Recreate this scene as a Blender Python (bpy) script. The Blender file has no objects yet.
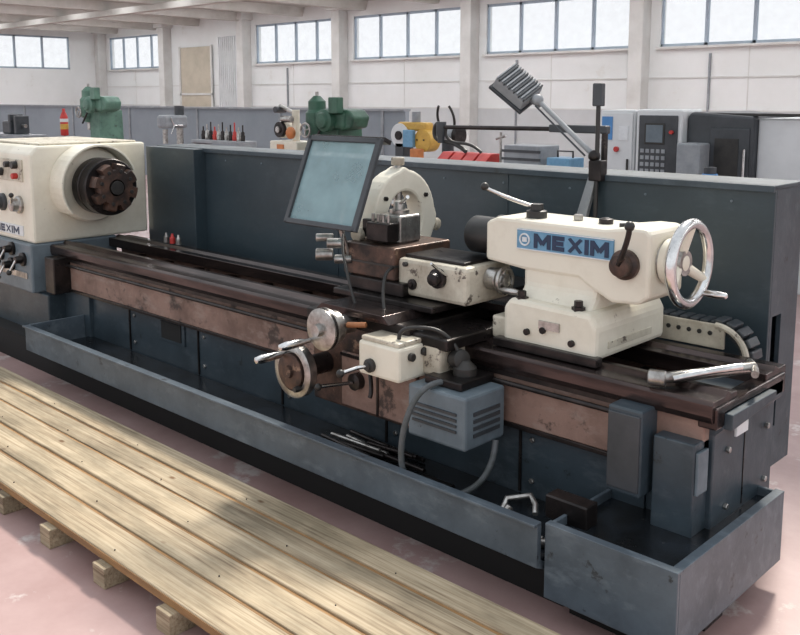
import bpy, bmesh, math, random
from mathutils import Vector, Matrix
random.seed(7)
S = bpy.context.scene
COL = S.collection

# ------------------------------------------------------------------ materials
def mat(name, c1, c2=None, scale=4.0, lo=0.45, hi=0.65, rough=0.5, metal=0.0, bump=0.1,
        c3=None, s3=14.0, t3=0.66, stretch=(1,1,1), bscale=60, spec=0.5, scuff=None):
    m = bpy.data.materials.new(name); m.use_nodes = True
    nt = m.node_tree; N = nt.nodes; L = nt.links
    b = N['Principled BSDF']
    b.inputs['Roughness'].default_value = rough
    b.inputs['Metallic'].default_value = metal
    b.inputs['Specular IOR Level'].default_value = spec
    tc = N.new('ShaderNodeTexCoord'); mp = N.new('ShaderNodeMapping')
    mp.inputs['Scale'].default_value = stretch
    L.new(tc.outputs['Object'], mp.inputs['Vector'])
    if c2 is None: c2 = tuple(x*0.8 for x in c1)
    n1 = N.new('ShaderNodeTexNoise'); n1.inputs['Scale'].default_value = scale; n1.inputs['Detail'].default_value = 8
    n1.inputs['Roughness'].default_value = 0.65
    L.new(mp.outputs[0], n1.inputs['Vector'])
    r1 = N.new('ShaderNodeValToRGB'); r1.color_ramp.elements[0].position = lo; r1.color_ramp.elements[1].position = hi
    r1.color_ramp.elements[0].color = (*c1, 1); r1.color_ramp.elements[1].color = (*c2, 1)
    L.new(n1.outputs['Fac'], r1.inputs[0])
    out = r1.outputs[0]
    def layer(out, col, sc, th, st, w=.03):
        mp3 = N.new('ShaderNodeMapping'); mp3.inputs['Scale'].default_value = st
        L.new(tc.outputs['Object'], mp3.inputs['Vector'])
        n3 = N.new('ShaderNodeTexNoise'); n3.inputs['Scale'].default_value = sc; n3.inputs['Detail'].default_value = 7
        n3.inputs['Roughness'].default_value = 0.7
        L.new(mp3.outputs[0], n3.inputs['Vector'])
        r3 = N.new('ShaderNodeValToRGB'); r3.color_ramp.elements[0].position = th-w; r3.color_ramp.elements[1].position = th+w
        L.new(n3.outputs['Fac'], r3.inputs[0])
        mx = N.new('ShaderNodeMix'); mx.data_type = 'RGBA'
        L.new(r3.outputs[0], mx.inputs['Factor']); L.new(out, mx.inputs['A']); mx.inputs['B'].default_value = (*col, 1)
        return mx.outputs['Result']
    if c3 is not None: out = layer(out, c3, s3, t3, stretch)
    if scuff is not None: out = layer(out, scuff, 5, .62, (1.0, 3, 2.2), .10)
    L.new(out, b.inputs['Base Color'])
    mr = N.new('ShaderNodeMapRange'); mr.inputs['To Min'].default_value = max(.05, rough-.12); mr.inputs['To Max'].default_value = min(1, rough+.18)
    L.new(n1.outputs['Fac'], mr.inputs[0]); L.new(mr.outputs[0], b.inputs['Roughness'])
    if bump > 0:
        nb = N.new('ShaderNodeTexNoise'); nb.inputs['Scale'].default_value = bscale; nb.inputs['Detail'].default_value = 4
        L.new(mp.outputs[0], nb.inputs['Vector'])
        bp = N.new('ShaderNodeBump'); bp.inputs['Strength'].default_value = bump; bp.inputs['Distance'].default_value = 0.004
        L.new(nb.outputs['Fac'], bp.inputs['Height']); L.new(bp.outputs[0], b.inputs['Normal'])
    return m

BLUE   = mat('machine_blue_paint', (0.042,0.061,0.077), (0.023,0.034,0.043), 2.5, .4,.7, 0.38, 0, .12, (0.012,0.013,0.014), 9, .66, scuff=(0.072,0.090,0.106))
BLUEG  = mat('guard_blue_paint', (0.035,0.055,0.068), (0.023,0.036,0.045), 1.6, .4,.7, 0.38, 0, .12, (0.06,0.067,0.07), 9, .76, scuff=(0.047,0.066,0.078))
BLUEL  = mat('tray_blue_paint', (0.105,0.133,0.160), (0.058,0.075,0.092), 3, .36,.68, 0.36, 0, .12, (0.022,0.024,0.027), 9, .66, scuff=(0.15,0.18,0.205))
BLUEM  = mat('light_blue_paint', (0.15,0.19,0.22), (0.10,0.13,0.155), 5, .4,.7, 0.4, 0, .1, (0.04,0.04,0.045), 18, .67)
TRAYIN = mat('oily_tray_shaded', (0.022,0.028,0.036), (0.010,0.011,0.012), 5, .4,.6, 0.20, 0.2, .3, (0.08,0.075,0.07), 22, .68)  # tray interior; base colour darkened to stand in for occlusion inside the pan
CREAM  = mat('cream_paint', (0.78,0.74,0.63), (0.62,0.57,0.46), 3, .45,.75, 0.35, 0, .06, (0.20,0.15,0.11), 13, .68)
CREAMD = mat('cream_paint_worn', (0.62,0.58,0.48), (0.36,0.31,0.24), 6, .4,.68, 0.4, 0, .1, (0.10,0.08,0.065), 16, .61)
DARKST = mat('oily_dark_steel', (0.040,0.033,0.032), (0.017,0.015,0.015), 8, .4,.6, 0.28, 0.6, .15, (0.12,0.09,0.07), 30, .68)
WAY    = mat('bed_way_steel', (0.085,0.062,0.058), (0.025,0.019,0.019), 6, .4,.65, 0.18, 0.75, .05, stretch=(0.3,3,3))
RUST   = mat('rusty_casting', (0.29,0.185,0.15), (0.16,0.098,0.078), 3.6, .40,.64, 0.55, 0.05, .3, (0.06,0.04,0.034), 4.5, .60, scuff=(0.34,0.26,0.225))
RUSTD  = mat('brown_casting', (0.13,0.072,0.052), (0.030,0.022,0.020), 7, .38,.60, 0.42, 0.35, .3, (0.26,0.17,0.12), 11, .63)
STEEL  = mat('machined_steel', (0.50,0.49,0.47), (0.22,0.20,0.185), 14, .4,.65, 0.28, 0.9, .05)
CHROME = mat('chrome', (0.78,0.78,0.78), (0.55,0.55,0.55), 10, .4,.6, 0.16, 1.0, 0)
BLACK  = mat('black_plastic', (0.016,0.016,0.016), (0.028,0.026,0.024), 10, .4,.6, 0.4, 0, .05)
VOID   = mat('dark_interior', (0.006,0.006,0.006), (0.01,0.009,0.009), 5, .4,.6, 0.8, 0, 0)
SIGNB  = mat('sign_blue', (0.15,0.33,0.50), (0.12,0.28,0.43), 20, .4,.6, 0.35, 0, 0)
SIGNW  = mat('sign_white', (0.72,0.75,0.77), (0.66,0.68,0.7), 20, .4,.6, 0.4, 0, 0)
SIGND  = mat('sign_navy', (0.012,0.03,0.08), (0.012,0.03,0.07), 20, .4,.6, 0.4, 0, 0)
REDP   = mat('red_paint', (0.55,0.04,0.03), (0.42,0.03,0.03), 8, .4,.6, 0.4, 0, 0)
GREENP = mat('green_paint', (0.12,0.24,0.18), (0.06,0.13,0.10), 4, .4,.7, 0.45, 0, .1, (0.03,0.05,0.04), 8, .64)
GREEND = mat('dark_green_paint', (0.035,0.11,0.07), (0.02,0.06,0.04), 6, .4,.7, 0.45, 0, .1)
YELLOW = mat('yellow_paint', (0.62,0.38,0.07), (0.45,0.26,0.05), 8, .4,.7, 0.45, 0, .05)
ORANGE = mat('orange_paint', (0.58,0.20,0.06), (0.42,0.15,0.05), 8, .4,.7, 0.45, 0, .05)
GRAYP  = mat('gray_paint', (0.30,0.32,0.34), (0.20,0.22,0.24), 5, .4,.7, 0.45, 0, .05)
DGRAYP = mat('dark_gray_paint', (0.050,0.056,0.064), (0.03,0.035,0.04), 5, .4,.7, 0.4, 0, .05)
WHITEP = mat('white_paint', (0.68,0.70,0.71), (0.60,0.62,0.63), 3, .4,.7, 0.45, 0, .03)
SKYB   = mat('bright_blue_paint', (0.08,0.26,0.55), (0.06,0.2,0.45), 8, .4,.7, 0.4, 0, 0)
COPPER = mat('copper_brown', (0.38,0.16,0.07), (0.25,0.11,0.05), 20, .4,.7, 0.4, 0.4, 0)
WALLM  = mat('wall_plaster', (0.74,0.76,0.76), (0.67,0.69,0.68), 0.5, .4,.7, 0.8, 0, .05, (0.65,0.65,0.63), 1.0, .64)
DADOM  = mat('wall_lower_gray', (0.54,0.56,0.57), (0.46,0.48,0.485), 0.5, .4,.7, 0.8, 0, .05)
PARTM  = mat('partition_gray', (0.26,0.295,0.33), (0.21,0.24,0.27), 0.6, .4,.7, 0.7, 0, .03)
COLM   = mat('column_concrete', (0.64,0.645,0.63), (0.54,0.54,0.52), 1.5, .4,.7, 0.8, 0, .08)
CEILM  = mat('ceiling_concrete', (0.36,0.345,0.31), (0.28,0.27,0.245), 0.7, .4,.7, 0.8, 0, .05)
CEILR  = mat('ceiling_rib_concrete', (0.50,0.49,0.46), (0.40,0.39,0.36), 1.5, .4,.7, 0.8, 0, .05)
FRAMEM = mat('window_frame_gray', (0.35,0.42,0.50), (0.3,0.36,0.43), 3, .4,.7, 0.5, 0.1, 0)
FLOORM = mat('industrial_floor_red', (0.47,0.325,0.31), (0.33,0.205,0.19), 1.3, .35,.7, 0.33, 0, .04, (0.56,0.49,0.47), 2.3, .60)
RUBBER = mat('gray_hose_rubber', (0.10,0.11,0.12), (0.07,0.08,0.08), 20, .4,.6, 0.5, 0, 0)
TAN    = mat('tan_wood_door', (0.50,0.45,0.36), (0.42,0.38,0.30), 2, .4,.7, 0.6, 0, .03)

def wood_mat(name='scaffold_wood'):
    m = bpy.data.materials.new(name); m.use_nodes = True
    nt = m.node_tree; N = nt.nodes; L = nt.links; b = N['Principled BSDF']
    b.inputs['Roughness'].default_value = 0.65
    tc = N.new('ShaderNodeTexCoord'); mp = N.new('ShaderNodeMapping'); mp.inputs['Scale'].default_value = (0.55, 26, 26)
    oi = N.new('ShaderNodeObjectInfo')
    add = N.new('ShaderNodeVectorMath'); add.operation = 'MULTIPLY_ADD'
    cmb = N.new('ShaderNodeCombineXYZ')
    for k in range(3): L.new(oi.outputs['Random'], cmb.inputs[k])
    add.inputs[1].default_value = (9, 9, 9)
    L.new(cmb.outputs[0], add.inputs[0]); L.new(tc.outputs['Object'], add.inputs[2])
    L.new(add.outputs[0], mp.inputs[0])
    n = N.new('ShaderNodeTexNoise'); n.inputs['Scale'].default_value = 3.0; n.inputs['Detail'].default_value = 10; n.inputs['Roughness'].default_value=.6; n.inputs['Distortion'].default_value = .5
    L.new(mp.outputs[0], n.inputs['Vector'])
    r = N.new('ShaderNodeValToRGB'); e = r.color_ramp.elements
    e[0].position = .30; e[0].color = (0.22,0.15,0.09,1); e[1].position = .66; e[1].color = (0.57,0.47,0.33,1)
    x = e.new(.45); x.color = (0.43,0.335,0.22,1)
    L.new(n.outputs['Fac'], r.inputs[0])
    n2 = N.new('ShaderNodeTexNoise'); n2.inputs['Scale'].default_value = 2.0; n2.inputs['Detail'].default_value = 8; n2.inputs['Roughness'].default_value=.65
    mpb = N.new('ShaderNodeMapping'); mpb.inputs['Scale'].default_value = (0.8,3,3)
    L.new(add.outputs[0], mpb.inputs[0]); L.new(mpb.outputs[0], n2.inputs['Vector'])
    r2 = N.new('ShaderNodeValToRGB'); r2.color_ramp.elements[0].position = .36; r2.color_ramp.elements[1].position = .60
    r2.color_ramp.elements[0].color = (0.52,0.52,0.50,1); r2.color_ramp.elements[1].color = (1,1,1,1)
    L.new(n2.outputs['Fac'], r2.inputs[0])
    mx = N.new('ShaderNodeMix'); mx.data_type = 'RGBA'; mx.blend_type = 'MULTIPLY'; mx.inputs['Factor'].default_value = 1
    L.new(r.outputs[0], mx.inputs['A']); L.new(r2.outputs[0], mx.inputs['B'])
    v = N.new('ShaderNodeTexVoronoi'); v.inputs['Scale'].default_value = 3.2
    mp2 = N.new('ShaderNodeMapping'); mp2.inputs['Scale'].default_value = (0.9, 1.8, 1.8)
    L.new(add.outputs[0], mp2.inputs[0]); L.new(mp2.outputs[0], v.inputs['Vector'])
    r3 = N.new('ShaderNodeValToRGB'); r3.color_ramp.elements[0].position = .04; r3.color_ramp.elements[1].position = .09
    r3.color_ramp.elements[0].color = (0.40,0.25,0.14,1); r3.color_ramp.elements[1].color = (1,1,1,1)
    L.new(v.outputs['Distance'], r3.inputs[0])
    mx2 = N.new('ShaderNodeMix'); mx2.data_type = 'RGBA'; mx2.blend_type = 'MULTIPLY'; mx2.inputs['Factor'].default_value = 1
    L.new(mx.outputs['Result'], mx2.inputs['A']); L.new(r3.outputs[0], mx2.inputs['B'])
    mr = N.new('ShaderNodeMapRange'); mr.inputs['To Min'].default_value=.80; mr.inputs['To Max'].default_value=1.10
    L.new(oi.outputs['Random'], mr.inputs[0])
    vm = N.new('ShaderNodeVectorMath'); vm.operation='SCALE'; L.new(mx2.outputs['Result'], vm.inputs[0]); L.new(mr.outputs[0], vm.inputs['Scale'])
    L.new(vm.outputs[0], b.inputs['Base Color'])
    bp = N.new('ShaderNodeBump'); bp.inputs['Strength'].default_value = .3; bp.inputs['Distance'].default_value = .003
    L.new(n.outputs['Fac'], bp.inputs['Height']); L.new(bp.outputs[0], b.inputs['Normal'])
    return m
WOOD = wood_mat()
WOODE = mat('wood_edge_ochre', (0.36,0.20,0.08), (0.15,0.085,0.04), 5, .4,.7, 0.7, 0, .1, stretch=(.5,4,4))

def glass_mat(name, col, alpha, rough=.1, var=.12):
    m = bpy.data.materials.new(name); m.use_nodes = True
    nt = m.node_tree; N = nt.nodes; L = nt.links; b = N['Principled BSDF']
    b.inputs['Base Color'].default_value = (*col, 1); b.inputs['Roughness'].default_value = rough
    tc = N.new('ShaderNodeTexCoord'); n = N.new('ShaderNodeTexNoise'); n.inputs['Scale'].default_value = 5
    n.inputs['Detail'].default_value = 4
    L.new(tc.outputs['Object'], n.inputs[0])
    mr = N.new('ShaderNodeMapRange'); mr.inputs['From Min'].default_value = .3; mr.inputs['From Max'].default_value = .7
    mr.inputs['To Min'].default_value = alpha-var; mr.inputs['To Max'].default_value = alpha+var
    L.new(n.outputs['Fac'], mr.inputs[0]); L.new(mr.outputs[0], b.inputs['Alpha'])
    return m
SHIELD = glass_mat('scratched_polycarbonate', (0.28,0.42,0.45), .62, .15, .22)
PANE = glass_mat('window_pane', (0.85,0.92,0.97), .05, .1, .02)
def emis(name, col, s):
    m = bpy.data.materials.new(name); m.use_nodes=True; b=m.node_tree.nodes['Principled BSDF']
    b.inputs['Base Color'].default_value=(.8,.8,.8,1); b.inputs['Emission Color'].default_value=(*col,1); b.inputs['Emission Strength'].default_value=s
    return m
SKYL = emis('skylight_panel', (.96,.98,1), 5.4)

# ------------------------------------------------------------------ geometry helpers
def empty(name, loc=(0,0,0)):
    o = bpy.data.objects.new(name, None); o.location = loc; o.empty_display_size = .1
    COL.objects.link(o); return o

def finish(name, me, m, parent, bevel=0, smooth=False, seg=2):
    me.materials.append(m)
    if smooth:
        me.polygons.foreach_set('use_smooth', [True]*len(me.polygons))
        me.set_sharp_from_angle(angle=math.radians(35))
    o = bpy.data.objects.new(name, me); COL.objects.link(o)
    if parent is not None:
        o.parent = parent
        o.matrix_parent_inverse = Matrix.Translation(-parent.location)
    if bevel > 0:
        md = o.modifiers.new('b', 'BEVEL'); md.width = bevel; md.segments = seg; md.limit_method = 'ANGLE'
    return o

def mesh(name, V, F, m, parent=None, bevel=0, smooth=False):
    me = bpy.data.meshes.new(name); me.from_pydata([tuple(v) for v in V], [], F)
    bm = bmesh.new(); bm.from_mesh(me); bmesh.ops.recalc_face_normals(bm, faces=bm.faces); bm.to_mesh(me); bm.free()
    return finish(name, me, m, parent, bevel, smooth)

def boxes(name, L_, m, parent=None, bevel=0):
    V=[];F=[]
    for (x0,x1,y0,y1,z0,z1) in L_:
        b=len(V)
        V += [(x0,y0,z0),(x1,y0,z0),(x1,y1,z0),(x0,y1,z0),(x0,y0,z1),(x1,y0,z1),(x1,y1,z1),(x0,y1,z1)]
        F += [tuple(b+i for i in f) for f in [(0,3,2,1),(4,5,6,7),(0,1,5,4),(1,2,6,5),(2,3,7,6),(3,0,4,7)]]
    return mesh(name, V, F, m, parent, bevel)
def box(name, x0,x1,y0,y1,z0,z1, m, parent=None, bevel=0):
    return boxes(name, [(x0,x1,y0,y1,z0,z1)], m, parent, bevel)

def prism(name, pts, axis, a, b, m, parent=None, bevel=0, smooth=False):
    n=len(pts)
    def P(p,t):
        if axis=='x': return (t,p[0],p[1])
        if axis=='y': return (p[0],t,p[1])
        return (p[0],p[1],t)
    V=[P(p,a) for p in pts]+[P(p,b) for p in pts]
    F=[tuple(range(n)), tuple(range(2*n-1,n-1,-1))]
    F+=[(i,(i+1)%n,n+(i+1)%n,n+i) for i in range(n)]
    return mesh(name,V,F,m,parent,bevel,smooth)

def frame_axes(ax):
    ax=Vector(ax).normalized()
    up=Vector((0,0,1)) if abs(ax.z)<.9 else Vector((1,0,0))
    u=ax.cross(up).normalized(); v=ax.cross(u).normalized()
    return ax,u,v

def rev(name, p, ax, prof, m, parent=None, seg=32, rfun=None):
    ax,u,v=frame_axes(ax); p=Vector(p); V=[];F=[]
    for d,r in prof:
        for i in range(seg):
            a=2*math.pi*i/seg
            rr=r*(rfun(a,d) if rfun else 1)
            V.append(p+ax*d+(u*math.cos(a)+v*math.sin(a))*rr)
    for k in range(len(prof)-1):
        for i in range(seg):
            j=(i+1)%seg
            F.append((k*seg+i,k*seg+j,(k+1)*seg+j,(k+1)*seg+i))
    F.append(tuple(range(seg))); F.append(tuple((len(prof)-1)*seg+i for i in range(seg)))
    return mesh(name,V,F,m,parent,0,True)

def cyl(name,a,b,r,m,parent=None,r2=None,seg=24):
    a=Vector(a);b=Vector(b);d=(b-a).length; r2=r if r2 is None else r2
    c=min(.15*r,.15*d,.004)
    return rev(name,a,b-a,[(0,r-c),(c,r),(d-c,r2),(d,r2-c)],m,parent,seg)

def torus(name,c,ax,R,r,m,parent=None,seg=48,rs=12,a0=0,a1=2*math.pi):
    ax,u,v=frame_axes(ax); c=Vector(c); V=[];F=[]
    closed=abs(a1-a0-2*math.pi)<1e-4
    n=seg if closed else seg+1
    for i in range(n):
        a=a0+(a1-a0)*i/seg; d=u*math.cos(a)+v*math.sin(a)
        for k in range(rs):
            b=2*math.pi*k/rs
            V.append(c+d*(R+r*math.cos(b))+ax*(r*math.sin(b)))
    for i in range(seg):
        i2=(i+1)%n
        for k in range(rs):
            k2=(k+1)%rs
            F.append((i*rs+k,i*rs+k2,i2*rs+k2,i2*rs+k))
    if not closed:
        F.append(tuple(range(rs))); F.append(tuple(seg*rs+k for k in range(rs)))
    return mesh(name,V,F,m,parent,0,True)

def sphere(name,c,r,m,parent=None,sc=(1,1,1)):
    me=bpy.data.meshes.new(name); bm=bmesh.new()
    bmesh.ops.create_uvsphere(bm,u_segments=20,v_segments=12,radius=r)
    for vv in bm.verts: vv.co=Vector((vv.co.x*sc[0]+c[0],vv.co.y*sc[1]+c[1],vv.co.z*sc[2]+c[2]))
    bm.to_mesh(me); bm.free()
    return finish(name,me,m,parent,0,True)

def tube(name, pts, r, m, parent=None, smoothc=True):
    cu=bpy.data.curves.new(name,'CURVE'); cu.dimensions='3D'; cu.bevel_depth=r; cu.bevel_resolution=3; cu.use_fill_caps=True
    if smoothc:
        s=cu.splines.new('NURBS'); s.points.add(len(pts)-1); s.order_u=min(4,len(pts)); s.use_endpoint_u=True; s.resolution_u=8
    else:
        s=cu.splines.new('POLY'); s.points.add(len(pts)-1)
    for i,p in enumerate(pts): s.points[i].co=(*p,1)
    cu.materials.append(m)
    o=bpy.data.objects.new(name,cu); COL.objects.link(o)
    if parent is not None:
        o.parent=parent; o.matrix_parent_inverse=Matrix.Translation(-parent.location)
    return o

GL={'M':[(0,0,0,1),(0,1,.5,.3),(.5,.3,1,1),(1,1,1,0)],'E':[(0,0,0,1),(0,.86,1.05,.86),(0,.5,.95,.5),(0,.14,1.05,.14)],
    'X':[(0,0,1,1),(0,1,1,0)],'I':[(0,0,0,1)]}
GW={'M':1.0,'E':.72,'X':.85,'I':.0}
def lettering(name,s,x0,x1,z0,z1,y,th,m,parent):
    """raised block letters on a plane facing -Y"""
    h=z1-z0; gap=.40
    tot=sum(GW[c] for c in s)+gap*(len(s)-1); k=(x1-x0-th)/tot
    V=[];F=[]; x=x0+th/2; yy=0
    for c in s:
        for (a,b,c2,d) in GL[c]:
            p=Vector((x+a*GW[c]*k if c!='I' else x, z0+b*h)); q=Vector((x+c2*GW[c]*k if c!='I' else x, z0+d*h))
            dd=(q-p).normalized(); nn=Vector((-dd.y,dd.x))*th/2
            b0=len(V); yy+=.00012
            for w in (p-nn,q-nn,q+nn,p+nn):
                V.append((w.x,y-yy*.2-.001,min(max(w.y,z0),z1)))
            for w in (p-nn,q-nn,q+nn,p+nn):
                V.append((w.x,y+.003,min(max(w.y,z0),z1)))
            F+=[tuple(b0+i for i in f) for f in [(0,1,2,3),(4,7,6,5),(0,4,5,1),(1,5,6,2),(2,6,7,3),(3,7,4,0)]]
        x+=(GW[c]+gap)*k
    return mesh(name,V,F,m,parent)

def handwheel(pre,c,ax,R,parent,rimm=CHROME,spokem=CREAM,n=3,handle=True,ha=1.0,rr=.013,dish=.03,sr=.013,so=.5):
    a,u,v=frame_axes(ax); c=Vector(c)
    torus(pre+'_rim',c+a*dish,ax,R,rr,rimm,parent)
    rev(pre+'_hub',c-a*.02,ax,[(0,.03),(.005,.034),(.05,.03),(.055,.02)],spokem,parent)
    for k in range(n):
        t=2*math.pi*k/n+so; d=u*math.cos(t)+v*math.sin(t)
        cyl(pre+'_spoke_%d'%(k+1),c+d*.02,c+a*dish+d*(R-.004),sr,spokem,parent,sr*.75,12)
    if handle:
        d=u*math.cos(ha)+v*math.sin(ha)
        h0=c+a*dish+d*R
        rev(pre+'_grip',h0,ax,[(0,.008),(.02,.009),(.03,.014),(.08,.016),(.11,.012),(.115,.006)],rimm,parent,16)

# ================================================================== ROOM
X0,X1,Y0,YW,HC = -37.0,14.0,-7.0,20.0,4.85
box('floor',X0-.3,X1,Y0,YW+.3,-.12,0,FLOORM)
cols=[-36.9,-31.8,-26.7,-21.7,-16.4,-11.2,-6.0,-.8,4.4,9.6]
WB,WT=3.08,4.42
wb=empty('wall_back')
box('lower_panel',X0,X1,YW,YW+.25,0,WB,WALLM,wb)
box('upper_panel',X0,X1,YW,YW+.25,WT,HC,WALLM,wb)
box('dado_panel',X0,X1,YW-.02,YW,0,1.60,DADOM,wb)
for i in range(len(cols)-1):
    a,b=cols[i],cols[i+1]
    box('pier_%d'%(i+1),a-.3,a+.45,YW,YW+.25,WB,WT,WALLM,wb)
    box('joint_%d'%(i+1),(a+b)/2,(a+b)/2+.02,YW-.01,YW,1.6,WB,COLM,wb)
for z in (1.60,2.35):
    box('panel_joint_%d'%int(z*10),X0,X1,YW-.03,YW,z,z+.03,COLM,wb)
boxes('conduit',[(x,x+.04,YW-.06,YW,0,2.9) for x in (-24.5,-14.9,-9.5,-4.6)],GRAYP,wb)
win=1
for i in range(len(cols)-1):
    a,b=cols[i]+.45,cols[i+1]-.3
    if i in (1,): 
        box('blank_infill',a,b,YW,YW+.25,WB,WT,WALLM,wb); continue
    w=empty('window_%d'%win); win+=1
    nb=4; fr=[(a,b,YW+.05,YW+.12,WB,WB+.07),(a,b,YW+.05,YW+.12,WT-.07,WT)]
    for k in range(nb+1):
        x=a+(b-a)*k/nb; fr.append((x-.04,x+.04,YW+.05,YW+.12,WB,WT))
    boxes('frame',fr,FRAMEM,w)
    box('pane',a,b,YW+.08,YW+.09,WB+.05,WT-.05,PANE,w)
    box('sill',a-.05,b+.05,YW-.12,YW+.05,WB-.06,WB,COLM,w,.01)
for i,x in enumerate(cols):
    c=empty('column')
    box('shaft',x-.17,x+.2,YW-.38,YW,0,HC-.25,COLM,c,.015)
    box('capital',x-.3,x+.33,YW-.5,YW,HC-.25,HC-.0,COLM,c,.015)
wl=empty('wall_left')
box('lower_panel',X0-.25,X0,-2,YW,0,WB,WALLM,wl); box('upper_panel',X0-.25,X0,-2,YW,WT,HC,WALLM,wl)
ys=[-2,3.2,8.4,13.6,18.8,20]
for i,y in enumerate(ys[:-1]):
    box('pier_%d'%(i+1),X0-.25,X0,y-.3,y+.3,WB,WT,WALLM,wl)
    a,b=y+.3,ys[i+1]-.3
    if b-a<1.5:
        box('infill',X0-.25,X0,a,YW,WB,WT,WALLM,wl); continue
    w=empty('window_%d'%win); win+=1
    fr=[(X0-.12,X0-.05,a,b,WB,WB+.07),(X0-.12,X0-.05,a,b,WT-.07,WT)]
    for k in range(5):
        yy=a+(b-a)*k/4; fr.append((X0-.12,X0-.05,yy-.04,yy+.04,WB,WT))
    boxes('frame',fr,FRAMEM,w); box('pane',X0-.09,X0-.08,a,b,WB+.05,WT-.05,PANE,w)
ce=empty('ceiling')
box('slab',X0,X1,8.2,YW+.25,HC,HC+.2,CEILM,ce)
for i in range(17):
    x=X0+1.2+i*3.0
    prism('rib_%d'%(i+1),[(x-.22,HC),(x+.22,HC),(x+.12,HC-.28),(x-.12,HC-.28)],'y',8.2,YW-.0,CEILR,ce)
    boxes('skylight_%d'%(i+1),[(x+1.0,x+2.0,9.5,14.2,HC-.03,HC-.005),(x+1.0,x+2.0,15.0,18.6,HC-.03,HC-.005)],SKYL,ce)
for i,y in enumerate((9.0,14.6)):
    box('purlin_%d'%(i+1),X0,X1,y-.12,y+.12,HC-.45,HC-.27,CEILR,ce)
d=empty('door_1')
box('leaf',-30.9,-28.9,YW-.06,YW-.02,.0,2.9+.9,TAN,d,.01); boxes('rails',[(-31.0,-28.8,YW-.09,YW-.06,2.0,2.08),(-31,-30.9,YW-.09,YW-.06,0,3.85),(-28.9,-28.8,YW-.09,YW-.06,0,3.85)],COLM,d)
d=empty('door_2')
box('leaf',-28.4,-27.2,YW-.05,YW-.02,0,4.1,WHITEP,d)
boxes('corrugation',[(-28.4+k*.12,-28.34+k*.12,YW-.09,YW-.05,0,4.1) for k in range(10)],WHITEP,d)
pt=empty('wall_partition')
box('panel',-34,-11.4,12,12.1,0,1.66,PARTM,pt); box('cap_rail',-34,-11.4,11.96,12.14,1.66,1.70,GRAYP,pt)
boxes('posts',[(x,x+.06,11.97,12,0,1.66) for x in (-33,-30,-27,-24,-21,-18,-15,-12)],GRAYP,pt)

# ================================================================== WOOD PLATFORM
wp=empty('wooden_platform')
edges=[1.63,1.80,1.97,2.135,2.285,2.43]
for i in range(5):
    g=.010
    box('plank_%d'%(i+1),-10.5,-1.15+.03*(i%2),edges[i]+g,edges[i+1]-g,.085,.122+random.uniform(-.003,.003),WOOD,wp,.005)
boxes('plank_edges',[(-10.5,-1.17,e-.0095,e+.0095,.085,.112) for e in edges[1:-1]],WOODE,wp)
box('outer_edge',-10.5,-1.16,1.636,1.644,.087,.116,WOODE,wp)
for i in range(20):
    x=-1.32-.465*i
    box('bearer_%d'%(i+1),x-.045,x+.045,1.60,2.42,.0,.085,WOOD,wp,.003)
    if i<9:
        for j in range(5):
            if (i+j)%2: continue
            ym=(edges[j]+edges[j+1])/2
            cyl('nail_%d_%d'%(i,j),(x,ym-.04,.12),(x,ym-.04,.1258),.003,DARKST,wp,seg=8)

# ================================================================== LATHE
LA=empty('metal_lathe')
TL=.382
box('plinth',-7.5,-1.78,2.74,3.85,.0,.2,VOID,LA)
box('tray_floor',-5.93,-1.8,2.60,3.02,.215,.235,TRAYIN,LA)
prism('tray_front_plate',[(2.575,TL),(2.60,TL),(2.60,.24),(2.66,.20),(2.64,.185),(2.575,.215)],'x',-5.98,-1.79,BLUEL,LA,.002)
box('tray_rolled_lip',-5.98,-1.79,2.555,2.60,TL-.008,TL+.004,BLUEL,LA,.003)
prism('tray_end_plate',[(2.575,TL),(3.0,TL),(3.0,.215),(2.60,.215)],'x',-5.995,-5.975,BLUEL,LA,.002)
box('cabinet_front',-6.28,-1.62,3.03,3.10,.2,.56,BLUE,LA,.004)
for i,x in enumerate((-5.4,-4.6,-3.8,-3.0,-2.2)):
    box('cabinet_seam_%d'%(i+1),x-.006,x+.006,3.022,3.032,.24,.55,DARKST,LA)
    for j,z in enumerate((.30,.48)):
        cyl('cabinet_bolt_%d_%d'%(i,j),(x+.06,3.032,z),(x+.06,3.02,z),.012,STEEL,LA,seg=6)
box('cabinet_window_frame',-5.02,-4.74,3.018,3.03,.38,.53,BLUE,LA,.003)
box('cabinet_window',-4.99,-4.77,3.012,3.02,.40,.51,VOID,LA)
boxes('sump_box',[(-1.775,-1.26,2.60,2.615,.10,.38),(-1.275,-1.26,2.615,3.47,.10,.38),(-1.775,-1.76,2.615,3.03,.10,.38),
                  (-1.76,-1.275,2.615,3.47,.10,.12),(-1.76,-1.275,3.455,3.47,.10,.38)],BLUEL,LA,.003)
boxes('sump_rim',[(-1.775,-1.26,2.60,2.635,.376,.386),(-1.295,-1.26,2.635,3.47,.376,.386)],BLUEL,LA,.002)
box('sump_deck',-1.762,-1.273,2.612,3.46,.335,.345,TRAYIN,LA)
boxes('sump_feet',[(-1.4,-1.32,2.95,3.1,0,.10),(-1.7,-1.6,2.75,2.85,0,.10),(-1.45,-1.35,3.35,3.45,0,.10)],DARKST,LA,.005)
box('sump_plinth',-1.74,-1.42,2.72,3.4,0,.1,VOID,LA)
box('black_block',-1.86,-1.68,2.72,2.80,.34,.43,DARKST,LA,.006)
prism('end_stand',[(-1.62,.2),(-1.36,.2),(-1.36,.70),(-1.33,.73),(-1.33,.80),(-1.62,.80)],'y',3.04,3.58,BLUE,LA,.006)
box('end_stand_front',-1.54,-1.38,2.93,3.06,.34,.69,BLUE,LA,.006)
box('end_plate',-1.38,-1.368,2.94,3.02,.50,.66,BLUEM,LA,.003)
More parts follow.
